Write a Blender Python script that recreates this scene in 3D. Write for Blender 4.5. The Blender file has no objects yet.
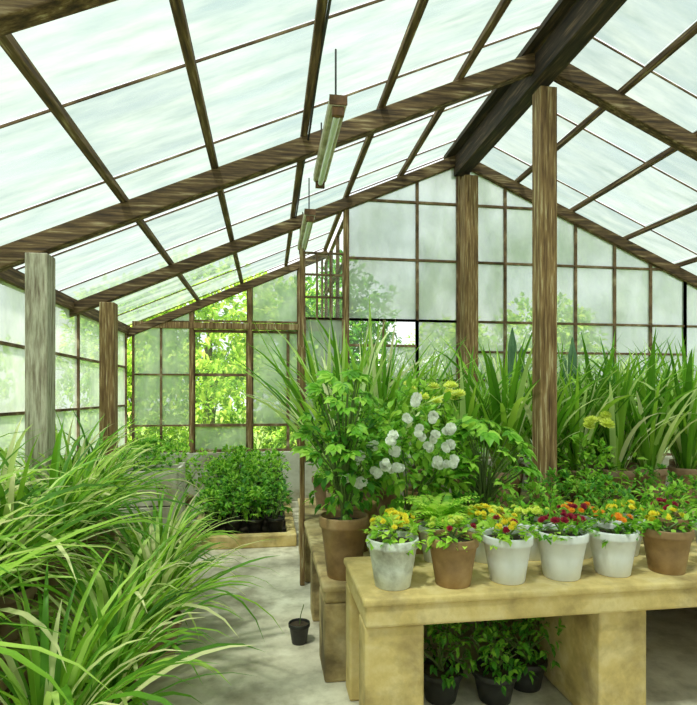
import bpy, math, random
from mathutils import Vector, Matrix
random.seed(7)
sc = bpy.context.scene
try:
    sc.view_settings.view_transform = 'Standard'
    sc.view_settings.look = 'None'
    sc.view_settings.exposure = 0.34
except Exception as e:
    print(e)

# ------------------------------------------------------------------ materials
def new_mat(name):
    m = bpy.data.materials.new(name); m.use_nodes = True
    nt = m.node_tree; nt.nodes.clear()
    out = nt.nodes.new('ShaderNodeOutputMaterial')
    return m, nt, out
def N(nt, t, **kw):
    n = nt.nodes.new(t)
    for k, v in kw.items():
        if k in n.inputs: n.inputs[k].default_value = v
        else: setattr(n, k, v)
    return n
def ramp(nt, stops, fac):
    r = nt.nodes.new('ShaderNodeValToRGB')
    el = r.color_ramp.elements
    while len(el) > 1: el.remove(el[-1])
    el[0].position = stops[0][0]; el[0].color = (*stops[0][1], 1)
    for p, c in stops[1:]:
        e = el.new(p); e.color = (*c, 1)
    nt.links.new(fac, r.inputs['Fac'])
    return r.outputs['Color']
def noise(nt, scale, vec_scale=(1, 1, 1), detail=5, rough=.6, dist=0):
    tc = nt.nodes.new('ShaderNodeTexCoord')
    mp = nt.nodes.new('ShaderNodeMapping'); mp.inputs['Scale'].default_value = vec_scale
    nt.links.new(tc.outputs['Object'], mp.inputs['Vector'])
    n = nt.nodes.new('ShaderNodeTexNoise')
    n.inputs['Scale'].default_value = scale; n.inputs['Detail'].default_value = detail
    n.inputs['Roughness'].default_value = rough; n.inputs['Distortion'].default_value = dist
    nt.links.new(mp.outputs['Vector'], n.inputs['Vector'])
    return n.outputs['Fac']
def noisy(name, stops, scale=8, vs=(1, 1, 1), rough=.8, bump=.3, detail=6):
    m, nt, out = new_mat(name)
    f = noise(nt, scale, vs, detail)
    c = ramp(nt, stops, f)
    p = N(nt, 'ShaderNodeBsdfPrincipled', Roughness=rough)
    nt.links.new(c, p.inputs['Base Color'])
    b = N(nt, 'ShaderNodeBump', Strength=bump, Distance=.02)
    nt.links.new(f, b.inputs['Height']); nt.links.new(b.outputs[0], p.inputs['Normal'])
    nt.links.new(p.outputs[0], out.inputs[0])
    return m
WSTOPS = [(.30, (.07, .032, .012)), (.44, (.17, .095, .035)), (.56, (.29, .18, .07)), (.64, (.5, .40, .23)), (.74, (.26, .16, .06))]
BST = [(.3, (.025, .013, .007)), (.46, (.09, .05, .022)), (.58, (.19, .115, .05)), (.7, (.44, .34, .2))]
wood_x = noisy('weathered_wood_x', BST, 6, (.5, 7, 7), bump=.15)
wood_y = noisy('weathered_wood_y', BST, 6, (7, .5, 7), bump=.15)
wood_z = noisy('weathered_wood_z', WSTOPS, 6, (9, 9, .55), bump=.15)
grey_wood_z = noisy('peeling_painted_wood', [(.3, (.16, .12, .08)), (.45, (.36, .32, .24)), (.6, (.58, .55, .44)), (.72, (.3, .24, .15))], 7, (7, 7, .7), bump=.15)
frame_m = noisy('window_frame_wood', [(.35, (.07, .035, .016)), (.55, (.2, .12, .06)), (.7, (.42, .33, .21))], 6, (1, 1, 1))
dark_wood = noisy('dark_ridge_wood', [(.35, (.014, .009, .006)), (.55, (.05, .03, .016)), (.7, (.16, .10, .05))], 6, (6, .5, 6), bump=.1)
def worn(name, base, scale, stain, sscale, slo=.44, shi=.6, rough=.8):
    """base tone broken up by large darker grime patches and fine pitting"""
    m, nt, out = new_mat(name)
    f = noise(nt, scale, (1, 1, 1), 10, .65); c = ramp(nt, base, f)
    f2 = noise(nt, sscale, (1, 1, 1), 6, .6, .2)
    mr = N(nt, 'ShaderNodeMapRange'); nt.links.new(f2, mr.inputs[0]); mr.inputs[1].default_value = slo; mr.inputs[2].default_value = shi
    mx = nt.nodes.new('ShaderNodeMix'); mx.data_type = 'RGBA'
    nt.links.new(mr.outputs[0], mx.inputs[0]); mx.inputs[6].default_value = (*stain, 1); nt.links.new(c, mx.inputs[7])
    p = N(nt, 'ShaderNodeBsdfPrincipled', Roughness=rough); nt.links.new(mx.outputs[2], p.inputs['Base Color'])
    b = N(nt, 'ShaderNodeBump', Strength=.35, Distance=.02); nt.links.new(f, b.inputs['Height']); nt.links.new(b.outputs[0], p.inputs['Normal'])
    nt.links.new(p.outputs[0], out.inputs[0]); return m
floor_m = worn('worn_concrete_floor', [(.3, (.38, .34, .25)), (.5, (.60, .55, .43)), (.7, (.72, .67, .55))], 6, (.27, .24, .17), 2.0, .32, .5, .7)
bench_m = worn('ochre_concrete', [(.3, (.46, .33, .12)), (.48, (.62, .46, .18)), (.62, (.70, .55, .27)), (.75, (.58, .44, .2))], 6, (.26, .18, .07), 2.6, .32, .5)
bench_b = worn('stained_concrete', [(.3, (.28, .2, .09)), (.5, (.5, .37, .17)), (.7, (.64, .52, .3))], 6, (.14, .1, .045), 3.0, .38, .56)
wall_m = worn('lime_render', [(.3, (.44, .42, .34)), (.55, (.58, .57, .48)), (.75, (.68, .66, .57))], 4, (.32, .28, .19), 2.5, .34, .52, .9)
grass_m = noisy('grass', [(.3, (.08, .18, .02)), (.6, (.26, .38, .08)), (.8, (.42, .5, .18))], 5, rough=.9)
soil_m = noisy('soil', [(.3, (.015, .01, .006)), (.7, (.07, .045, .025))], 20, rough=.95)
white_pot = noisy('white_plastic_pot', [(.25, (.5, .5, .49)), (.45, (.74, .75, .75)), (.7, (.84, .85, .86))], 5, (1, 1, .6), rough=.4, bump=.05)
grey_pot = worn('pale_stone_pot', [(.3, (.48, .5, .43)), (.55, (.70, .72, .65)), (.7, (.8, .82, .76))], 10, (.36, .36, .3), 7, .33, .5)
brown_pot = noisy('terracotta_pot', [(.3, (.18, .10, .04)), (.55, (.35, .21, .09)), (.75, (.48, .33, .18))], 6, rough=.6, bump=.1)
dull_pot = noisy('dusty_plastic_pot', [(.3, (.16, .095, .055)), (.55, (.38, .24, .15)), (.75, (.5, .4, .3))], 6, rough=.7, bump=.1)
black_pot = noisy('black_plastic', [(.3, (.01, .01, .01)), (.7, (.03, .03, .028))], 8, rough=.5, bump=.05)
metal_m = noisy('aged_beige_enamel', [(.3, (.3, .25, .13)), (.55, (.55, .5, .33)), (.7, (.68, .63, .48))], 12, rough=.5, bump=.05)
rust_m = noisy('rusty_metal', [(.3, (.05, .025, .015)), (.7, (.25, .12, .05))], 20, rough=.7)
tube_m = noisy('fluorescent_glass', [(.3, (.7, .75, .65)), (.7, (.82, .86, .78))], 3, rough=.2, bump=0)
wire_m = noisy('cable_rubber', [(.3, (.01, .01, .01)), (.7, (.03, .03, .03))], 8, rough=.6, bump=0)
bark_m = noisy('bark', [(.3, (.05, .035, .02)), (.7, (.2, .14, .08))], 12, (3, 3, .7), rough=.9)
shed_w = noisy('painted_shed_wall', [(.3, (.6, .5, .45)), (.7, (.75, .65, .6))], 3)
shed_r = noisy('white_metal_roof', [(.3, (.75, .78, .8)), (.7, (.88, .9, .9))], 3, rough=.4)

def glass(name, tcols, dcols, lo, hi, scale, vs, island=.0, gloss=.06, nlo=.36, nhi=.64):
    """dusty glazing: clear transmission mixed with a translucent film of dust."""
    m, nt, out = new_mat(name)
    f = noise(nt, scale, vs, 9, .6, 0)
    mr = N(nt, 'ShaderNodeMapRange'); nt.links.new(f, mr.inputs[0])
    mr.inputs[1].default_value = nlo; mr.inputs[2].default_value = nhi
    mr.inputs[3].default_value = lo; mr.inputs[4].default_value = hi
    fac = mr.outputs[0]
    geo = nt.nodes.new('ShaderNodeNewGeometry')
    if island:
        ma = N(nt, 'ShaderNodeMath', operation='MULTIPLY_ADD'); ma.use_clamp = True
        nt.links.new(geo.outputs['Random Per Island'], ma.inputs[0]); ma.inputs[1].default_value = island
        nt.links.new(fac, ma.inputs[2]); fac = ma.outputs[0]
    tr = nt.nodes.new('ShaderNodeBsdfTransparent')
    nt.links.new(ramp(nt, [(0, tcols[0]), (1, tcols[1])], geo.outputs['Random Per Island']), tr.inputs[0])
    tl = nt.nodes.new('ShaderNodeBsdfTranslucent')
    df = nt.nodes.new('ShaderNodeBsdfDiffuse')
    f2 = noise(nt, scale * 1.7, vs, 8, .6)
    c = ramp(nt, [(.32, dcols[0]), (.66, dcols[1])], f2)
    nt.links.new(c, tl.inputs[0]); nt.links.new(c, df.inputs[0])
    md = nt.nodes.new('ShaderNodeMixShader'); md.inputs[0].default_value = .2
    nt.links.new(tl.outputs[0], md.inputs[1]); nt.links.new(df.outputs[0], md.inputs[2])
    mx = nt.nodes.new('ShaderNodeMixShader'); nt.links.new(fac, mx.inputs[0])
    nt.links.new(tr.outputs[0], mx.inputs[1]); nt.links.new(md.outputs[0], mx.inputs[2])
    gl = nt.nodes.new('ShaderNodeBsdfGlossy'); gl.inputs['Roughness'].default_value = .15
    mg = nt.nodes.new('ShaderNodeMixShader'); mg.inputs[0].default_value = gloss
    nt.links.new(mx.outputs[0], mg.inputs[1]); nt.links.new(gl.outputs[0], mg.inputs[2])
    nt.links.new(mg.outputs[0], out.inputs[0])
    return m
roof_glass = glass('dusty_roof_glass', ((.36, .47, .465), (.62, .72, .69)), ((.18, .235, .22), (.31, .36, .335)), .3, .8, 2.0, (.5, 2.6, 1), .12, .03, .36, .64)
frost_glass = glass('frosted_wall_glass', ((.60, .67, .64), (.80, .86, .83)), ((.38, .45, .41), (.62, .68, .645)), .35, .82, 1.8, (1, 1, .6), .2)
clear_glass = glass('clear_glass', ((.90, .95, .90), (.95, .98, .95)), ((.6, .75, .65), (.7, .8, .7)), .02, .10, 2.5, (1, 1, 1))

def leaf_mat(name, stops, trans=.35, rough=.45, tboost=1.6, spec=.3):
    m, nt, out = new_mat(name)
    geo = nt.nodes.new('ShaderNodeNewGeometry')
    oi = nt.nodes.new('ShaderNodeObjectInfo')
    a = N(nt, 'ShaderNodeMath', operation='MULTIPLY_ADD'); a.use_clamp = True
    nt.links.new(oi.outputs['Random'], a.inputs[0]); a.inputs[1].default_value = .12
    nt.links.new(geo.outputs['Random Per Island'], a.inputs[2])
    c = ramp(nt, stops, a.outputs[0])
    p = N(nt, 'ShaderNodeBsdfPrincipled', Roughness=rough)
    p.inputs['Specular IOR Level'].default_value = spec
    nt.links.new(c, p.inputs['Base Color'])
    hs = N(nt, 'ShaderNodeHueSaturation', Value=tboost, Hue=.485); nt.links.new(c, hs.inputs['Color'])
    t = nt.nodes.new('ShaderNodeBsdfTranslucent'); nt.links.new(hs.outputs[0], t.inputs[0])
    mx = nt.nodes.new('ShaderNodeMixShader'); mx.inputs[0].default_value = trans
    nt.links.new(p.outputs[0], mx.inputs[1]); nt.links.new(t.outputs[0], mx.inputs[2])
    nt.links.new(mx.outputs[0], out.inputs[0])
    return m
strap_m = leaf_mat('strap_leaf', [(0, (.03, .12, .01)), (.35, (.12, .32, .022)), (.7, (.31, .54, .05)), (.88, (.58, .73, .24)), (1, (.72, .72, .38))])  # palest stops are yellow-white highlights painted into the blade colour
lily_m = leaf_mat('lily_leaf', [(0, (.04, .16, .012)), (.35, (.14, .37, .025)), (.7, (.33, .57, .06)), (.88, (.6, .76, .3)), (1, (.74, .76, .45))])  # pale end of the ramp paints bright highlights onto some blades
leaf_dark = leaf_mat('dark_leaf', [(0, (.02, .11, .012)), (.5, (.07, .27, .02)), (1, (.22, .47, .05))])
leaf_mid = leaf_mat('mid_leaf', [(0, (.05, .2, .012)), (.5, (.16, .42, .028)), (1, (.38, .63, .08))])
leaf_bright = leaf_mat('bright_leaf', [(0, (.12, .34, .02)), (.5, (.33, .6, .05)), (1, (.55, .74, .12))])
tree_leaf = leaf_mat('tree_leaf', [(0, (.09, .25, .02)), (.5, (.3, .52, .05)), (1, (.58, .7, .15))], .4)
petal_white = leaf_mat('white_petal', [(0, (.82, .86, .74)), (1, (.95, .96, .9))], .2, .6, 1.0)
petal_yellow = leaf_mat('yellow_petal', [(0, (.78, .62, .02)), (1, (.92, .84, .08))], .2, .6, 1.1)
petal_lime = leaf_mat('lime_petal', [(0, (.55, .66, .05)), (1, (.8, .86, .2))], .2, .6, 1.1)
petal_red = leaf_mat('crimson_petal', [(0, (.22, .01, .03)), (1, (.42, .02, .05))], .2, .6, 1.1)
petal_orange = leaf_mat('orange_petal', [(0, (.85, .25, .02)), (1, (.95, .5, .04))], .2, .6, 1.1)
stem_m = leaf_mat('stem', [(0, (.08, .14, .03)), (1, (.14, .2, .06))], .05)
cactus_m = noisy('cactus_skin', [(.3, (.06, .15, .07)), (.7, (.14, .28, .13))], 10, rough=.6)

# ------------------------------------------------------------------ mesh helpers
def mk_mesh(name, v, f, mats, mi=None, smooth=False):
    me = bpy.data.meshes.new(name); me.from_pydata([tuple(p) for p in v], [], f)
    for m in (mats if isinstance(mats, (list, tuple)) else [mats]): me.materials.append(m)
    if mi:
        for p, i in zip(me.polygons, mi): p.material_index = i
    if smooth:
        for p in me.polygons: p.use_smooth = True
    me.update()
    return me
def add(name, me, parent=None, loc=(0, 0, 0), rot=(0, 0, 0), scale=(1, 1, 1)):
    o = bpy.data.objects.new(name, me); sc.collection.objects.link(o)
    o.location = loc; o.rotation_euler = rot; o.scale = scale
    if parent: o.parent = parent
    return o
def empty(name, loc=(0, 0, 0), rot=(0, 0, 0)):
    o = bpy.data.objects.new(name, None); sc.collection.objects.link(o)
    o.location = loc; o.rotation_euler = rot; o.empty_display_size = .1
    return o
def bevel(o, w=.01, s=2):
    b = o.modifiers.new('bevel', 'BEVEL'); b.width = w; b.segments = s; b.limit_method = 'ANGLE'
    return o
BF = [(0, 3, 2, 1), (4, 5, 6, 7), (0, 1, 5, 4), (1, 2, 6, 5), (2, 3, 7, 6), (3, 0, 4, 7)]
def box(V, F, a, b):
    i = len(V); x0, y0, z0 = a; x1, y1, z1 = b
    V += [(x0, y0, z0), (x1, y0, z0), (x1, y1, z0), (x0, y1, z0), (x0, y0, z1), (x1, y0, z1), (x1, y1, z1), (x0, y1, z1)]
    F += [tuple(i + k for k in q) for q in BF]
def beam(V, F, p, q, w, h, side=None):
    p = Vector(p); q = Vector(q); d = (q - p).normalized()
    s = Vector(side) if side else (Vector((0, 0, 1)).cross(d) if abs(d.z) < .95 else Vector((1, 0, 0)))
    s.normalize(); u = d.cross(s).normalized(); i = len(V)
    for c in (p, q):
        V += [c - s * w / 2 - u * h / 2, c + s * w / 2 - u * h / 2, c + s * w / 2 + u * h / 2, c - s * w / 2 + u * h / 2]
    F += [tuple(i + k for k in qd) for qd in BF]
def lathe(V, F, prof, n=28, c=(0, 0, 0)):
    i = len(V)
    for r, z in prof:
        for k in range(n):
            a = 2 * math.pi * k / n
            V.append((c[0] + r * math.cos(a), c[1] + r * math.sin(a), c[2] + z))
    for j in range(len(prof) - 1):
        for k in range(n):
            F.append((i + j * n + k, i + j * n + (k + 1) % n, i + (j + 1) * n + (k + 1) % n, i + (j + 1) * n + k))
def tube(V, F, pts, rad, n=6):
    i = len(V); pts = [Vector(p) for p in pts]
    for j, p in enumerate(pts):
        d = (pts[min(j + 1, len(pts) - 1)] - pts[max(j - 1, 0)]).normalized()
        s = d.cross(Vector((.3, .9, .1))).normalized(); u = d.cross(s)
        r = rad[j] if isinstance(rad, (list, tuple)) else rad
        for k in range(n):
            a = 2 * math.pi * k / n; V.append(p + s * r * math.cos(a) + u * r * math.sin(a))
    for j in range(len(pts) - 1):
        for k in range(n):
            F.append((i + j * n + k, i + j * n + (k + 1) % n, i + (j + 1) * n + (k + 1) % n, i + (j + 1) * n + k))

# ------------------------------------------------------------------ building shell
S = .435; EX = -2.0; RX = 2.2; RE = 6.4; Z0 = 2.62
def R(x): return Z0 + S * ((x - EX) if x <= RX else (2 * RX - EX - x))
YF, YM, YB = -1.6, 6.0, 8.2
PX = .855
V, F = [], []
box(V, F, (-2.12, YF - .1, -.12), (6.5, YM + .1, 0)); box(V, F, (-2.12, YM + .1, -.12), (PX + .08, YB + .1, 0))
add('floor', mk_mesh('floor', V, F, floor_m))
V, F = [], []
box(V, F, (-40, -30, -.4), (40, 60, -.13)); add('ground', mk_mesh('ground', V, F, grass_m))

def lowwall(name, a, b):
    V, F = [], []; box(V, F, a, b); return bevel(add(name, mk_mesh(name, V, F, wall_m)), .012)
lowwall('wall_left', (-2.1, YF, 0), (-1.96, YB, .85))
lowwall('wall_right', (6.36, YF, 0), (6.5, YM, .85))
lowwall('wall_back', (-1.96, YB - .02, 0), (PX - .04, YB + .12, .75))
lowwall('wall_partition', (PX - .04, YM + .05, 0), (PX + .08, YB + .1, .85))
lowwall('wall_gable', (PX - .04, YM - .07, 0), (6.36, YM + .05, .85))
lowwall('wall_front', (-1.96, YF - .1, 0), (6.36, YF, .85))

def clip(poly, top):
    out = []
    for i in range(len(poly)):
        a = poly[i]; b = poly[(i + 1) % len(poly)]
        ga = top(a[0]) - a[1]; gb = top(b[0]) - b[1]
        if ga >= 0: out.append(a)
        if (ga > 0 > gb) or (ga < 0 < gb):
            t = ga / (ga - gb); out.append((a[0] + t * (b[0] - a[0]), a[1] + t * (b[1] - a[1])))
    return out
wcount = [0]
def window(us, zs, mp, top, kind, bw=.03, bd=.045, normal=(0, 1, 0), frame=frame_m):
    wcount[0] += 1
    e = empty('window_%d' % wcount[0], mp(us[0], zs[0]))
    off = Vector(mp(us[0], zs[0]))
    L = lambda u, z: Vector(mp(u, z)) - off
    V, F = [], []
    for u in us:
        zt = min(zs[-1], top(u))
        if zt > zs[0] + .05: beam(V, F, L(u, zs[0]), L(u, zt), bw, bd, side=(Vector(mp(1, 0)) - Vector(mp(0, 0))))
    for z in zs:
        for u0, u1 in zip(us[:-1], us[1:]):
            t0, t1 = top(u0) - z, top(u1) - z
            if t0 < 0 and t1 < 0: continue
            a, b = u0, u1
            if t0 < 0: a = u0 + (u1 - u0) * (-t0) / (t1 - t0)
            if t1 < 0: b = u0 + (u1 - u0) * t0 / (t0 - t1)
            if b - a > .02: beam(V, F, L(a, z), L(b, z), bd * .9, bw * .85)
    c = add('frame', mk_mesh('frame', V, F, frame), e)
    V, F, MI = [], [], []
    for i, (u0, u1) in enumerate(zip(us[:-1], us[1:])):
        for j, (z0, z1) in enumerate(zip(zs[:-1], zs[1:])):
            k = kind(i, j)
            if k is None: continue
            p = clip([(u0, z0), (u1, z0), (u1, z1), (u0, z1)], top)
            if len(p) < 3: continue
            n = len(V); V += [L(*q) for q in p]; F.append(tuple(range(n, n + len(p)))); MI.append(k)
    if F: add('panes', mk_mesh('panes', V, F, [frost_glass, clear_glass], MI), e)
    return e
topR = lambda x: R(x) - .13
big = lambda x: 99
# far wall (Y=8.2)
mb = lambda u, z: (u, YB + .04, z)
window([-1.94, -1.55, -1.135], [.77, 1.15, 1.9, 2.68, 3.4], mb, topR, lambda i, j: 1 if j == 0 else 0)
window([-1.09, -.30], [.77, 1.15, 1.9, 2.55], mb, topR, lambda i, j: [0, 1, 1][j], bw=.05)
window([-1.09, -.30], [2.70, 3.45], mb, topR, lambda i, j: 1)
window([-.24, .30, .46], [.77, 1.15, 2.55], mb, topR, lambda i, j: [1, 0][j], bw=.045)
window([-.24, .45], [2.70, 3.62], mb, topR, lambda i, j: 0)
window([.51, .82], [.77, 1.9, 2.70, 3.7], mb, topR, lambda i, j: 1 if j else 0)
V, F = [], []
for x in (-1.113, -.27, .483): beam(V, F, (x, YB + .02, .75), (x, YB + .02, R(x) - .12), .06, .08)
for z in (2.625,): beam(V, F, (-1.94, YB + .02, z), (.82, YB + .02, z), .09, .09)
add('trim_1', mk_mesh('trim', V, F, wood_z))
# gable wall (Y=6)
mg = lambda u, z: (u, YM, z)
window([.40, .54, .69, .835], [2.45, 2.69, 2.94, 3.18], mg, topR, lambda i, j: 1, bw=.02)
window([.40, .835], [.87, 1.77, 2.45], mg, topR, lambda i, j: 0)
window([.885, 1.688, 2.17], [.87, 1.3, 1.77], mg, topR, lambda i, j: 0)
window([.885, 1.30, 1.688], [1.77, 2.16, 2.45], mg, topR, lambda i, j: 0 if (i, j) == (1, 0) else 1)
window([1.688, 2.17], [1.77, 2.45], mg, topR, lambda i, j: 0)
window([.885, 1.688, 2.17], [2.45, 3.14, 3.8, 4.4], mg, topR, lambda i, j: 0)
window([2.30, 2.75, 3.2, 3.64, 4.15, 4.63, 5.1], [.87, 1.32, 1.77, 2.1, 2.45, 3.14, 3.8, 4.3], mg, topR, lambda i, j: 0)
window([5.1, 5.7, 6.34], [.87, 1.77, 2.45, 3.14], mg, topR, lambda i, j: 0)
V, F = [], []
for x in (.37, .86): beam(V, F, (x, YM, 0 if x < .5 else .85), (x, YM, R(x) - .1), .045, .05)
beam(V, F, (2.235, YM, .85), (2.235, YM, 4.25), .13, .05)
add('trim_2', mk_mesh('trim', V, F, wood_z))
# partition (x=.855) and side walls
window([YM + .05, 6.8, 7.5, YB - .02], [.87, 1.77, 2.45, 3.14, 3.62], lambda u, z: (PX + .02, u, z), big, lambda i, j: 1)
ys = [YF + .02 + i * .97 for i in range(11)]; ys[-1] = YB - .05
window(ys, [.87, 1.45, 2.0, 2.5], lambda u, z: (-2.03, u, z), big, lambda i, j: 0)
ys2 = [YF + .02 + i * .945 for i in range(9)]; ys2[-1] = YM - .1
window(ys2, [.87, 1.7, 2.5], lambda u, z: (6.43, u, z), big, lambda i, j: 0)
window([-1.94, -1, 0, 1, 2.2, 3.2, 4.2, 5.2, 6.34], [.87, 1.77, 2.6, 3.4, 4.3], lambda u, z: (u, YF - .05, z), topR, lambda i, j: 0)

# rafters
def rafter(y, x0, x1, w=.10, h=.15, drop=.125):
    V, F = [], []
    if x1 > RX:
        beam(V, F, (x0, y, R(x0) - drop), (RX, y, R(RX) - drop), w, h)
        beam(V, F, (RX, y, R(RX) - drop), (x1, y, R(x1) - drop), w, h)
    else: beam(V, F, (x0, y, R(x0) - drop), (x1, y, R(x1) - drop), w, h)
    bevel(add('rafter', mk_mesh('rafter', V, F, wood_x)), .008)
for y in (-1.5, .15, 2.05, 4.12): rafter(y, -2.08, 6.48, .09, .14)
rafter(YM - .01, -2.08, 6.48, .09, .12)
rafter(YB, -2.08, PX + .05, .08, .11)
# purlins
def purlin(x, y1, w=.05, h=.05):
    V, F = [], []; beam(V, F, (x, YF - .1, R(x) - .03), (x, y1, R(x) - .03), w, h)
    bevel(add('purlin', mk_mesh('purlin', V, F, wood_y)), .006)
PXS = [-1.03, -.39, .27, .87, 1.5]
for x in PXS: purlin(x, YB + .1 if x < .9 else YM + .1)
for x in (2.9, 3.6, 4.3, 5.0, 5.7): purlin(x, YM + .1)
V, F = [], []
beam(V, F, (-2.04, YF - .1, 2.54), (-2.04, YB + .1, 2.54), .11, .12); add('eave_beam', mk_mesh('eave', V, F, wood_y))
V, F = [], []
beam(V, F, (6.44, YF - .1, 2.54), (6.44, YM + .1, 2.54), .11, .12); add('eave_beam', mk_mesh('eave', V, F, wood_y))
V, F = [], []
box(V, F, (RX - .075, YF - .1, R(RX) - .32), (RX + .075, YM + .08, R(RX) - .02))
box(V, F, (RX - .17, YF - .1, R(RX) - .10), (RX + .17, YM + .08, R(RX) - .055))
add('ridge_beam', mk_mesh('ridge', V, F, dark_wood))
# roof glazing
V, F = [], []
VB, FB = [], []
def roofbay(xa, xb, y1):
    y = YF - .1; seg = .92
    while y < y1 - .05:
        ye = min(y + seg, y1); i = len(V)
        dz = random.uniform(0, .006)
        V.extend([(xa, y, R(xa) + .014 + dz), (xb, y, R(xb) + .014 + dz), (xb, ye, R(xb) + .022 + dz), (xa, ye, R(xa) + .022 + dz)])
        F.append((i, i + 1, i + 2, i + 3))
        beam(VB, FB, (xa, ye, R(xa) + .008), (xb, ye, R(xb) + .008), .009, .012)
        y += seg
xs = [-2.12] + PXS + [RX]
for a, b in zip(xs[:-1], xs[1:]): roofbay(a, b, YB + .12 if b < .9 else YM + .1)
xs = [RX, 2.9, 3.6, 4.3, 5.0, 5.7, 6.52]
for a, b in zip(xs[:-1], xs[1:]): roofbay(a, b, YM + .1)
ce = empty('ceiling')
add('roof_glass', mk_mesh('roof_glass', V, F, roof_glass), ce)
add('glazing_bars', mk_mesh('glazing_bars', VB, FB, frame_m), ce)

# posts
def post(x, y, w, top=None, mat=wood_z, z0=0):
    V, F = [], []; z1 = top if top else R(x) - .2
    box(V, F, (x - w / 2, y - w / 2, z0), (x + w / 2, y + w / 2, z1))
    bevel(add('wooden_post', mk_mesh('post', V, F, mat)), .008)
post(2.23, 4.12, .145, 4.08)
post(2.25, YM - .16, .16, 4.06, wood_z)
post(-1.6, 4.12, .15, None, grey_wood_z)
post(-1.66, YM, .15)
post(6.2, 4.12, .15)
post(-1.6, 2.05, .15, None, grey_wood_z)
post(.285, 4.55, .04, 2.0)

# hanging fluorescent fixtures
def fixture(x, y0, y1, z):
    e = empty('fluorescent_light', (x, y0, z)); L = y1 - y0
    V, F = [], []
    pr = [(-.05, 0), (-.05, .05), (.05, .05), (.05, 0), (.04, -.012), (-.04, -.012)]
    n = len(pr)
    for yy in (0, L):
        for a, b in pr: V.append((a, yy, b))
    for k in range(n): F.append((k, (k + 1) % n, n + (k + 1) % n, n + k))
    F += [tuple(range(n))[::-1], tuple(range(n, 2 * n))]
    add('housing', mk_mesh('housing', V, F, metal_m), e)
    V, F = [], []
    tube(V, F, [(0, .05, -.035), (0, L - .05, -.035)], .02, 12)
    add('tube', mk_mesh('tube', V, F, tube_m, smooth=True), e)
    V, F = [], []
    for yy in (0.0, L - .03): box(V, F, (-.035, yy, -.06), (.035, yy + .03, -.008))
    box(V, F, (-.052, -.008, -.002), (.052, 0, .052))
    add('end_caps', mk_mesh('caps', V, F, rust_m), e)
    V, F = [], []
    for yy in (.12, L - .12):
        tube(V, F, [(0, yy, .045), (0, yy, R(x) - z - .0)], .006)
    add('cables', mk_mesh('cables', V, F, wire_m), e)
fixture(.40, 3.08, 4.2, 3.27)
fixture(.385, 5.0, 6.2, 3.27)
# electric cable sagging along the purlin to the lamps
V, F = [], []
tube(V, F, [(.3, 0.5 + j * .2, R(.3) - .075 - .02 * math.sin(j * .8)) for j in range(28)], .008, 6)
add('electric_cable', mk_mesh('electric_cable', V, F, wire_m))

# ------------------------------------------------------------------ benches
def bench(name, x0, y0, x1, y1, z, th, legs, mat, ribs=()):
    V, F = [], []
    box(V, F, (x0, y0, z - th), (x1, y1, z))
    box(V, F, (x0 - .012, y0 - .012, z - .035), (x1 + .012, y1, z + .004))
    for a, b, c, d in legs: box(V, F, (a, b, 0), (c, d, z - th))
    return bevel(add(name, mk_mesh(name, V, F, mat)), .014, 3)
bench('concrete_bench', .42, 2.31, 3.3, 2.93, .71, .13,
      [(.42, 2.33, .69, 2.5), (.42, 2.78, .69, 2.93), (1.55, 2.35, 1.8, 2.93), (3.0, 2.35, 3.28, 2.93)], bench_m)
BZ = .54
bench('concrete_bench', .31, 2.98, 4.9, 5.55, BZ, .1,
      [(.31, 2.98, .5, 3.3), (.31, 3.8, .45, 4.0), (.31, 4.6, .45, 4.8), (.31, 5.35, .45, 5.55), (1.6, 3.05, 1.75, 5.5), (3.2, 3.05, 3.35, 5.5), (4.7, 3.05, 4.88, 5.5)], bench_b)
BZ += .004
bench('concrete_bench', -1.92, .9, -1.12, 5.1, .42, .1,
      [(-1.9, .95, -1.14, 1.1), (-1.9, 3.0, -1.14, 3.15), (-1.9, 4.9, -1.14, 5.05)], bench_b)

# ------------------------------------------------------------------ plants
def blade(V, F, base, az, el, length, w, droop, seg=8, twist=0):
    i = len(V); p = Vector(base); st = length / seg
    h = Vector((math.cos(az), math.sin(az), 0)); side0 = Vector((-math.sin(az), math.cos(az), 0))
    for k in range(seg + 1):
        s = k / seg; e = el - droop * s ** 1.6
        d = h * math.cos(e) + Vector((0, 0, 1)) * math.sin(e)
        up = d.cross(side0)
        ang = twist * s; sd = side0 * math.cos(ang) + up * math.sin(ang)
        ww = w * (min(1, .55 + s * 2) if s < .3 else max(.02, (1 - ((s - .3) / .7) ** 2.2)))
        V += [p - sd * ww / 2 - up * ww * -.18, p.copy(), p + sd * ww / 2 - up * ww * -.18]
        p = p + d * st
    for k in range(seg):
        a = i + k * 3
        F += [(a, a + 1, a + 4, a + 3), (a + 1, a + 2, a + 5, a + 4)]
def strap_mesh(name, n, length, w, seed, el=(45, 88), droop=(.6, 2.0), spread=.07, mat=strap_m):
    rn = random.Random(seed); V, F = [], []
    for k in range(n):
        az = rn.uniform(0, 6.283); r = rn.uniform(0, spread)
        blade(V, F, (r * math.cos(az), r * math.sin(az), 0), az + rn.uniform(-.4, .4), math.radians(rn.uniform(*el)),
              length * rn.uniform(.55, 1.1), w * rn.uniform(.7, 1.2), rn.uniform(*droop), twist=rn.uniform(-.7, .7))
    return mk_mesh(name, V, F, mat, smooth=True)
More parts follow.
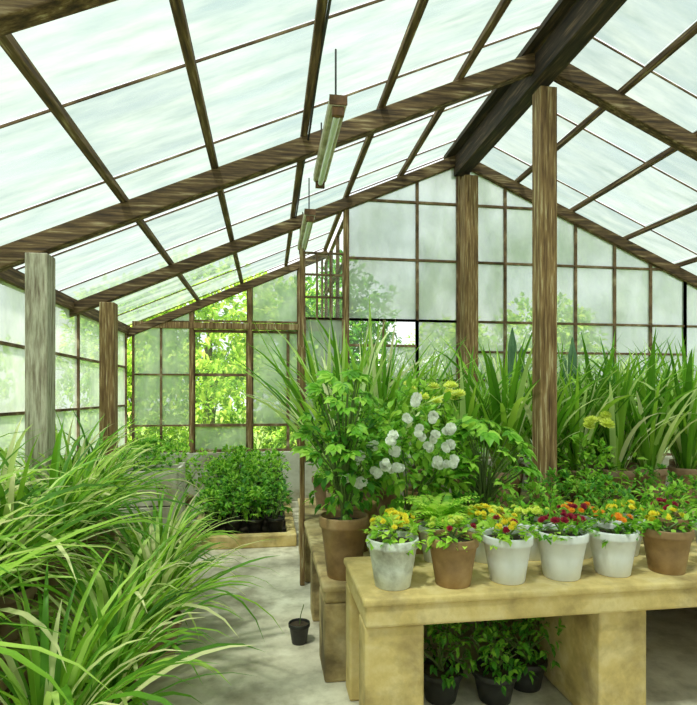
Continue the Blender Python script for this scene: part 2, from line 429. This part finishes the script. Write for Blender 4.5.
def leaf(V, F, p, d, up, L, W):
    i = len(V); d = d.normalized(); s = d.cross(up)
    if s.length < .05: s = d.cross(Vector((1, .2, .1)))
    s.normalize(); u = s.cross(d)
    q = lambda a, b, c: p + d * (L * a) + s * (W * b) + u * (L * c)
    V += [q(0, 0, 0), q(.3, 0, .03), q(.65, 0, .02), q(1, 0, -.12),
          q(.22, .38, .09), q(.6, .42, .08), q(.22, -.38, .09), q(.6, -.42, .08)]
    F += [(i, i + 1, i + 4), (i + 1, i + 2, i + 5, i + 4), (i + 2, i + 3, i + 5),
          (i, i + 6, i + 1), (i + 1, i + 6, i + 7, i + 2), (i + 2, i + 7, i + 3)]
def rdir(rn):
    z = rn.uniform(-1, 1); a = rn.uniform(0, 6.283); r = math.sqrt(1 - z * z)
    return Vector((r * math.cos(a), r * math.sin(a), z))
def bush_mesh(name, rad, cz, n, L, seed, mat, wr=.55, stems=9, lumps=0, fill=.45):
    """stems rising from the origin carrying clusters of leaves filling an irregular crown"""
    rn = random.Random(seed); V, F, MI = [], [], []
    ctrs = [(Vector((0, 0, cz)), 1.0)]
    for k in range(lumps):
        d = rdir(rn); ctrs.append((Vector((d.x * rad[0] * .7, d.y * rad[1] * .7, cz + d.z * rad[2] * .7)), rn.uniform(.3, .5)))
    for k in range(stems):
        d = rdir(rn); t = Vector((d.x * rad[0] * .6, d.y * rad[1] * .6, cz + d.z * rad[2] * .4))
        tube(V, F, [(rn.uniform(-.02, .02), rn.uniform(-.02, .02), 0), (t.x * .35, t.y * .35, t.z * .5), t], [.012 * max(.6, rad[0]), .009 * max(.6, rad[0]), .004], 5)
    MI = [1] * len(F)
    while n > 0:
        c, sc_ = rn.choice(ctrs) if lumps and rn.random() < .6 else ctrs[0]
        d = rdir(rn); rr = (fill + (1 - fill) * rn.random() ** .5) * sc_
        p = c + Vector((d.x * rad[0] * rr, d.y * rad[1] * rr, d.z * rad[2] * rr))
        for q in range(rn.choice((2, 3, 4))):
            dd = (d + rdir(rn) * .9 + Vector((0, 0, -.05)))
            l = L * rn.uniform(.6, 1.15)
            leaf(V, F, p + rdir(rn) * L * .25, dd, Vector((rn.uniform(-.4, .4), rn.uniform(-.4, .4), 1)), l, l * wr); n -= 1
    MI += [0] * (len(F) - len(MI))
    return mk_mesh(name, V, F, [mat, stem_m], MI)
def palmate_mesh(name, rad, cz, n, L, seed, mat):
    rn = random.Random(seed); V, F, MI = [], [], []
    for k in range(n):
        d = rdir(rn); d.z = abs(d.z) * 1.2 - .3
        p = Vector((d.x * rad[0], d.y * rad[1], cz + d.z * rad[2]))
        f0 = len(F); tube(V, F, [(0, 0, cz * .1), (p.x * .3, p.y * .3, p.z * .6), p], [.007, .005, .003], 4); MI += [1] * (len(F) - f0)
        up = Vector((rn.uniform(-.4, .4), rn.uniform(-.8, .0), 1)).normalized()
        a0 = math.atan2(d.y, d.x); x = Vector((math.cos(a0), math.sin(a0), 0)); x = (x - up * x.dot(up)).normalized(); y = up.cross(x)
        f0 = len(F)
        for a in (-1.9, -1.15, -.55, 0, .55, 1.15, 1.9):
            l = L * (1 - .17 * abs(a)) * rn.uniform(.9, 1.1)
            leaf(V, F, p, x * math.cos(a) + y * math.sin(a) - up * .15, up, l, l * .55)
        MI += [0] * (len(F) - f0)
    return mk_mesh(name, V, F, [mat, stem_m], MI)
def petal(V, F, c, d, n, L, W, cup):
    i = len(V); s = d.cross(n).normalized()
    q = lambda a, b, u: c + d * (L * a) + s * (W * b) + n * (L * u)
    V += [q(0, 0, 0), q(.55, .5, cup * .35), q(.95, .33, cup), q(1.02, -.02, cup * 1.05), q(.95, -.33, cup), q(.55, -.5, cup * .35), q(.5, 0, cup * .15)]
    F += [(i, i + 6, i + 1), (i + 1, i + 6, i + 3, i + 2), (i + 6, i + 5, i + 4, i + 3), (i, i + 5, i + 6)]
def bloom(V, F, c, nrm, r, rings, wr=.75, rn=random):
    nrm = nrm.normalized(); x = nrm.cross(Vector((.2, .3, 1))).normalized(); y = nrm.cross(x)
    for j, (n, k, cup) in enumerate(rings):
        for q in range(n):
            a = 6.283 * (q + .5 * (j % 2)) / n + rn.uniform(-.1, .1)
            petal(V, F, c + nrm * r * .08 * j, x * math.cos(a) + y * math.sin(a), nrm, r * k, r * k * wr, cup)
def flowers_mesh(name, pts, r, mat, seed=1, mum=False):
    rn = random.Random(seed); V, F = [], []
    for p, nrm in pts:
        rings = ((12, 1, .1), (10, .85, .4), (8, .6, .8), (5, .35, 1.4)) if mum else ((8, 1, .15), (7, .85, .6), (5, .6, 1.1), (4, .35, 1.7))
        bloom(V, F, Vector(p), Vector(nrm), r * rn.uniform(.75, 1.15), rings, .42 if mum else .85, rn)
    return mk_mesh(name, V, F, mat)
def pot_mesh(name, r, h, mat, taper=.68):
    V, F = [], []
    rb = r * taper; rw = lambda t: rb + (r * .93 - rb) * t
    lathe(V, F, [(.001, 0), (rb * .96, 0), (rb, h * .02), (rw(.5), h * .45), (rw(1) * .985, h * .80), (r * .99, h * .82), (r, h * .86), (r, h * .97), (r * .985, h), (r * .93, h), (r * .91, h * .97), (r * .88, h * .84)], 32)
    n = len(F)
    lathe(V, F, [(r * .885, h * .88), (r * .5, h * .91), (.001, h * .92)], 32)
    me = mk_mesh(name, V, F, [mat, soil_m], [0] * n + [1] * (len(F) - n), smooth=True)
    return me
POTS = {}
def pot(kind, r, h):
    k = (kind, r, h)
    if k not in POTS: POTS[k] = pot_mesh('pot_' + kind, r, h, {'white': white_pot, 'grey': grey_pot, 'brown': brown_pot, 'dull': dull_pot, 'black': black_pot}[kind])
    return POTS[k]
def potted(name, loc, kind, r, h, meshes, rz=None, s=1, sink=.1):
    e = empty(name, loc, (0, 0, random.uniform(0, 6.28) if rz is None else rz))
    add('pot', pot(kind, r, h), e)
    for nm, me in meshes: add(nm, me, e, (0, 0, h * (1 - sink)), scale=(s, s, s))
    return e

STR = [strap_mesh('strap_leaves', 85, .98, .034, 10 + i, (35, 88), (.7, 2.3)) for i in range(4)]
STT = [strap_mesh('tall_strap_leaves', 62, 1.2, .048, 30 + i, (62, 89), (.1, 1.6), mat=lily_m) for i in range(4)]
STC = [strap_mesh('spiky_strap_leaves', 55, 1.3, .048, 60 + i, (58, 89), (.0, 1.2), mat=lily_m) for i in range(2)]
k = 0
# lilies on the left: bench and floor rows
for (x, y) in [(-1.3, 1.75), (-1.6, 2.45), (-1.27, 2.3), (-1.6, 3.0), (-1.27, 2.85), (-1.6, 3.5), (-1.27, 3.4), (-1.3, 3.95), (-1.6, 4.55), (-1.3, 4.5)]:
    potted('potted_spider_lily', (x, y, .424), 'dull', .14, .24, [('leaves', STR[k % 4])], s=random.uniform(.95, 1.12)); k += 1
for (x, y) in [(-.78, 2.05), (-.70, 2.5), (-.78, 2.95), (-.66, 3.35), (-.76, 3.85), (-.80, 4.35)]:
    potted('potted_spider_lily', (x, y, 0), 'dull', .15, .28, [('leaves', STR[k % 4])], s=random.uniform(.8, .95)); k += 1
# tall lilies on the right
for (x, y) in [(1.78, 4.7), (2.15, 4.72), (2.52, 4.68), (2.89, 4.72), (3.26, 4.68), (3.63, 4.72), (4.0, 4.68), (4.38, 4.7), (1.95, 5.15), (2.4, 5.15), (2.95, 5.15), (3.35, 5.15), (3.85, 5.15), (4.4, 5.15), (1.5, 5.05)]:
    potted('potted_lily', (x, y, BZ), 'dull', .16, .36, [('leaves', STT[k % 4])], s=random.uniform(.95, 1.18)); k += 1
for (x, y) in [(.60, 4.2), (1.0, 4.6), (.55, 5.0), (1.02, 5.15)]:
    potted('potted_yucca', (x, y, BZ), 'dull', .15, .3, [('leaves', STC[k % 2])], s=random.uniform(1.12, 1.22)); k += 1

# centre shrubs
pal = palmate_mesh('palmate_leaves', (.25, .24, .42), .55, 46, .1, 5, leaf_mid)
sh1 = bush_mesh('shrub_leaves', (.24, .24, .42), .4, 420, .08, 6, leaf_dark, .6, lumps=4)
potted('potted_leafy_shrub', (.44, 3.13, BZ), 'brown', .145, .355, [('leaves', sh1), ('broad_leaves', pal)], rz=.3, s=.95)
rb = bush_mesh('rose_leaves', (.42, .26, .42), .42, 640, .08, 8, leaf_mid, .62, lumps=6)
pts = []; rn = random.Random(21)
for (a, c) in [(-.31, .48), (-.225, .386), (-.145, .343), (.084, .545), (.165, .45), (-.39, .39), (-.047, .735), (-.35, .26), (-.2, .51), (.047, .47), (.108, .38),
               (-.077, .63), (-.165, .44), (.075, .63), (-.42, .285), (.19, .58), (.2, .36), (-.27, .32), (-.02, .55)]:
    a = a * .94 - .02; c = c * .94 + .05
    dy = -.34 + rn.uniform(-.03, .04) + .05 * abs(a)
    pts.append(((a, dy, c), (a * 1.2 + rn.uniform(-.3, .3), -1, .5)))
    for _ in range(2): pts.append(((a + rn.uniform(-.03, .03), dy + .02, c + rn.uniform(-.03, .03)), (rn.uniform(-1, 1), -1, rn.uniform(-.3, 1))))
rose = flowers_mesh('white_roses', pts, .030, petal_white, 3)
potted('potted_white_rose', (.88, 3.3, BZ), 'brown', .15, .3, [('leaves', rb), ('blossoms', rose)], rz=.0)
pal2 = palmate_mesh('palmate_leaves_b', (.3, .3, .32), .38, 60, .13, 9, leaf_mid)
potted('potted_geranium', (1.42, 3.42, BZ), 'brown', .13, .24, [('leaves', pal2)], rz=1)
sh2 = bush_mesh('mixed_leaves', (.42, .35, .42), .42, 500, .09, 12, leaf_mid, .5, lumps=4)
lime = flowers_mesh('lime_flowers', [((random.uniform(-.25, .25), random.uniform(-.3, 0), random.uniform(.72, .86)), (0, -.4, 1)) for _ in range(14)], .045, petal_lime, 4, True)
potted('potted_hydrangea', (1.2, 4.1, BZ), 'brown', .15, .32, [('leaves', sh2), ('blossoms', lime)], rz=0)
potted('potted_leafy_shrub', (.6, 3.66, BZ), 'brown', .14, .32, [('leaves', sh2)], rz=2, s=.9)
lime2 = flowers_mesh('lime_flowers_b', [((random.uniform(-.1, .1), random.uniform(-.1, .1), random.uniform(.42, .52)), (0, -.6, 1)) for _ in range(8)], .05, petal_lime, 5, True)
sh3 = bush_mesh('low_leaves', (.3, .26, .2), .16, 300, .075, 13, leaf_mid, .55, lumps=3)
sh4 = bush_mesh('low_dark_leaves', (.28, .26, .2), .18, 300, .065, 14, leaf_dark, .5, lumps=3)
for i, (x, y) in enumerate([(1.85, 3.4), (2.3, 3.45), (2.75, 3.4), (3.2, 3.45), (1.65, 3.9), (2.15, 3.85), (2.6, 3.95), (3.1, 3.95), (3.6, 3.9), (1.2, 3.15)]):
    potted('potted_foliage_plant', (x, y, BZ), 'dull', .11, .15, [('leaves', (sh3, sh4)[i % 2])], rz=i, s=.88)
potted('potted_hydrangea', (2.78, 4.3, BZ), 'brown', .14, .3, [('leaves', sh3), ('blossoms', lime2)], rz=0, s=1.2)

# fern
def fern_mesh(seed):
    rn = random.Random(seed); V, F = [], []
    for k in range(18):
        az = 6.283 * k / 18 + rn.uniform(-.2, .2); el = rn.uniform(.8, 1.4); p = Vector((0, 0, 0)); L = rn.uniform(.22, .3)
        h = Vector((math.cos(az), math.sin(az), 0)); sd = Vector((-math.sin(az), math.cos(az), 0))
        for j in range(14):
            s = j / 14; e = el - 1.4 * s; d = h * math.cos(e) + Vector((0, 0, math.sin(e))); p = p + d * L / 14
            l = .06 * math.sin(math.pi * min(1, s * .8 + .2)) + .008
            for sg in (-1, 1): leaf(V, F, p, sd * sg + d * .4, d.cross(sd) * 1, l, l * .4)
    return mk_mesh('fern_fronds', V, F, leaf_bright)
fern = fern_mesh(3)
potted('potted_fern', (.9, 2.8, .714), 'white', .105, .19, [('fronds', fern)], rz=0)

# small chrysanthemum pots on the front bench
def mum(loc, kind, pmat, seed, r=.12, h=.215, n=12, lf=leaf_mid, mix=None):
    rn = random.Random(seed)
    lv = bush_mesh('mum_leaves', (.125, .12, .06), .03, 150, .05, seed, lf, .6, 5)
    def P(n):
        out = []
        for _ in range(n):
            a = rn.uniform(0, 6.28); q = math.sqrt(rn.random()) * .10
            out.append(((q * math.cos(a), q * math.sin(a), .075 + .025 * (1 - q / .11) + rn.uniform(-.02, .015)), (math.cos(a) * q * 6, math.sin(a) * q * 6 - .3, 1)))
        return out
    ms = [('leaves', lv), ('blossoms', flowers_mesh('mum_blooms', P(n), .019, pmat, seed, True))]
    if mix: ms.append(('blossoms_b', flowers_mesh('mum_blooms_b', P(max(4, n // 2)), .018, mix, seed + 1, True)))
    potted('potted_chrysanthemum', loc, kind, r, h, ms, rz=0)
zb = .714
mum((.575, 2.46, zb), 'grey', petal_yellow, 51, .122, .225, 7, leaf_bright, petal_lime)
mum((.86, 2.44, zb), 'brown', petal_lime, 52, .12, .225, 8, leaf_bright, petal_red)
mum((1.135, 2.45, zb), 'white', petal_yellow, 53, .12, .22, 10, leaf_bright, petal_red)
mum((1.42, 2.46, zb), 'white', petal_red, 54, .125, .225, 26)
mum((1.70, 2.47, zb), 'white', petal_orange, 55, .12, .22, 12)
mum((1.99, 2.46, zb), 'brown', petal_yellow, 56, .12, .22)
mum((2.3, 2.47, zb), 'white', petal_red, 57, .12, .22)
mum((.66, 2.76, zb), 'white', petal_yellow, 58, .11, .19, 24, leaf_bright)
mum((1.16, 2.77, zb), 'white', petal_yellow, 59, .115, .2, 24, leaf_bright, petal_lime)
mum((1.42, 2.78, zb), 'white', petal_lime, 60, .115, .2, 22)
mum((1.69, 2.77, zb), 'white', petal_orange, 61, .115, .2, 16, leaf_mid, petal_red)
mum((1.97, 2.77, zb), 'white', petal_yellow, 62, .115, .2, 14)
mum((2.27, 2.78, zb), 'brown', petal_red, 63, .115, .2, 14)

# below the bench
for (x, y) in [(.9, 2.75), (1.18, 2.7), (1.4, 2.8), (.62, 3.45), (.65, 4.1)]:
    potted('potted_foliage_plant', (x, y, 0), 'black', .12, .16, [('leaves', sh4)], s=.8)
# black pot on the path
e = empty('black_flower_pot', (.2, 3.5, 0)); add('pot', pot('black', .07, .13), e)
V, F = [], []; tube(V, F, [(0, 0, .1), (.01, 0, .18), (.03, .01, .24)], .003); add('twig', mk_mesh('twig', V, F, stem_m), e)

# white planter tub with greens at the left of the bed
e = empty('wooden_planter', (-1.58, 5.3, 0))
V, F = [], []
for j in range(5): box(V, F, (0, 0, .04 + j * .17), (.72, .03, .2 + j * .17)); box(V, F, (0, .47, .04 + j * .17), (.72, .5, .2 + j * .17)); box(V, F, (0, .03, .04 + j * .17), (.03, .47, .2 + j * .17)); box(V, F, (.69, .03, .04 + j * .17), (.72, .47, .2 + j * .17))
for a in (-.01, .67):
    for b in (-.012, .452): box(V, F, (a, b, 0), (a + .06, b + .06, .9))
bevel(add('boards', mk_mesh('boards', V, F, wall_m), e), .006)
V, F = [], []; box(V, F, (.03, .03, .6), (.69, .47, .82)); add('soil', mk_mesh('soil', V, F, soil_m), e)
add('leaves', sh4, e, (.36, .25, .8), scale=(1.3, .9, .9))

# planting bed at the end of the path: raised kerb, black trays, leafy seedlings in rows
V, F = [], []
box(V, F, (-.84, 5.72, 0), (.30, 5.84, .13)); box(V, F, (-.84, 5.84, 0), (-.74, 8.1, .13)); box(V, F, (.20, 5.84, 0), (.30, 8.1, .13))
e = empty('planting_bed'); bevel(add('kerb', mk_mesh('kerb', V, F, bench_m), e), .012)
V, F = [], []; box(V, F, (-.74, 5.84, 0), (.20, 8.1, .09)); add('soil', mk_mesh('soil', V, F, soil_m), e)
bd = bush_mesh('bed_leaves', (.18, .18, .15), .18, 200, .065, 40, leaf_dark, .6, lumps=2)
bd2 = bush_mesh('bed_leaves_b', (.18, .18, .15), .18, 200, .065, 41, leaf_mid, .6, lumps=2)
for j in range(7):
    for i in range(4):
        potted('potted_seedling', (-.62 + i * .235 + random.uniform(-.015, .015), 6.0 + j * .31, .092), 'black', .105, .16 + .045 * j, [('leaves', (bd, bd2)[1 if random.random() < .2 + .12 * j else 0])], s=random.uniform(.9, 1.15))
# more foliage between planter and far wall
for (x, y) in [(-1.45, 6.4), (-1.2, 6.6), (-1.5, 7.0), (-1.1, 7.2), (-1.5, 7.6)]:
    potted('potted_leafy_shrub', (x, y, 0), 'dull', .15, .3, [('leaves', sh2)], s=.9)

# columnar cacti
def cactus(x, y, z, h, arms):
    e = empty('potted_cactus', (x, y, z)); add('pot', pot('dull', .16, .33), e)
    V, F = [], []
    def col(bx, by, z0, z1, r):
        i = len(V); n = 20; m = 10
        for j in range(m + 1):
            t = j / m; rr = r * (1 if t < .85 else math.sqrt(max(.02, 1 - ((t - .85) / .15) ** 2)))
            for q in range(n):
                a = 6.283 * q / n; q2 = rr * (1 if q % 2 else .8); V.append((bx + q2 * math.cos(a), by + q2 * math.sin(a), z0 + (z1 - z0) * t))
        for j in range(m):
            for q in range(n): F.append((i + j * n + q, i + j * n + (q + 1) % n, i + (j + 1) * n + (q + 1) % n, i + (j + 1) * n + q))
        F.append(tuple(i + m * n + q for q in range(n)))
    col(0, 0, .28, h, .05)
    for ax, z0, z1 in arms:
        col(ax, 0, z0, z1, .035); tube(V, F, [(0, 0, z0 - .02), (ax * .6, 0, z0 - .03), (ax, 0, z0 + .03)], .028, 8)
    add('stem', mk_mesh('cactus_stem', V, F, cactus_m), e)
cactus(2.72, 5.74, 0, 2.36, [(.11, 1.6, 2.15)])
cactus(3.45, 5.74, 0, 2.26, [(-.11, 1.5, 2.05)])

# ------------------------------------------------------------------ outside
tr = bush_mesh('tree_crown', (2.0, 2.0, 1.9), 3.6, 5200, .26, 70, tree_leaf, .55, 12, 10)
tr2 = bush_mesh('dark_tree_crown', (1.5, 1.5, 2.1), 3.0, 5200, .2, 75, leaf_dark, .5, 12, 8, fill=.2)
hg = bush_mesh('hedge_leaves', (.9, .7, .95), .95, 2600, .13, 71, tree_leaf, .55, 10, 6)
def tree(x, y, s, rz, cr=tr):
    e = empty('tree', (x, y, -.13), (0, 0, rz)); V, F = [], []
    tube(V, F, [(0, 0, 0), (.05, 0, 1.2 * s), (0, .05, 2.6 * s), (.1, 0, 3.8 * s)], [.2, .15, .12, .05], 10)
    add('trunk', mk_mesh('trunk', V, F, bark_m, smooth=True), e); add('crown', cr, e, scale=(s, s, s))
for a in [(-1.5, 13.8, .95, 0), (.9, 17.5, 1.0, 2), (-8.0, 3, .75, 2.2), (7.5, 14, .8, 3), (5.5, 16, .75, 4), (10.5, 7, .8, 1.2), (-4.2, 18, 1.0, .7), (1.6, 12.6, .95, 1.5, tr2)]: tree(*a)
x = -4.5; i = 0
while x < 8:
    e = add('shrub', hg, None, (x, 10.2 + .2 * math.sin(i * 2.1), -.13), (0, 0, i * 1.3), (1, 1, 1.3 if x < 1.6 else .95)); x += 1.05; i += 1
for y in (7.3, 5, 2.8, .6): add('shrub', hg, None, (-4.0, y, -.13), (0, 0, y), (1, 1, .9))
e = empty('garden_shed', (3.6, 20, -.13)); V, F = [], []
box(V, F, (-3, 0, 0), (3, 3, 2.6)); add('walls', mk_mesh('shed', V, F, shed_w), e)
V, F = [], []; beam(V, F, (0, -.35, 2.55), (0, 1.5, 3.4), 6.6, .07); beam(V, F, (0, 1.5, 3.4), (0, 3.35, 2.55), 6.6, .07)
add('roof', mk_mesh('roof', V, F, shed_r), e)

# ------------------------------------------------------------------ light
w = bpy.data.worlds.new('World'); sc.world = w; w.use_nodes = True
nt = w.node_tree; nt.nodes.clear()
out = nt.nodes.new('ShaderNodeOutputWorld'); bg = nt.nodes.new('ShaderNodeBackground')
tc = nt.nodes.new('ShaderNodeTexCoord'); mp = nt.nodes.new('ShaderNodeMapping'); mp.inputs['Scale'].default_value = (1, 1, 2)
nz = nt.nodes.new('ShaderNodeTexNoise'); nz.inputs['Scale'].default_value = 3; nz.inputs['Detail'].default_value = 4
nt.links.new(tc.outputs['Generated'], mp.inputs[0]); nt.links.new(mp.outputs[0], nz.inputs['Vector'])
c = ramp(nt, [(.35, (.88, .95, .96)), (.6, (1, 1, .98))], nz.outputs['Fac'])
nt.links.new(c, bg.inputs[0]); bg.inputs[1].default_value = 1.25; nt.links.new(bg.outputs[0], out.inputs[0])
sl = bpy.data.lights.new('sun', 'SUN'); sl.energy = 8.5; sl.angle = math.radians(6); sl.color = (1, .93, .8)
so = bpy.data.objects.new('sun', sl); sc.collection.objects.link(so)
so.rotation_euler = Vector((-.3, -.35, 1)).to_track_quat('Z', 'Y').to_euler()

# ------------------------------------------------------------------ camera
cam = bpy.data.cameras.new('camera'); co = bpy.data.objects.new('camera', cam); sc.collection.objects.link(co)
co.location = (0, 0, 1.6); co.rotation_euler = (math.pi / 2, 0, -math.radians(8.48))
cam.sensor_width = 36; cam.lens = 540 / 705 * 36; cam.shift_y = 42.5 / 705
sc.camera = co
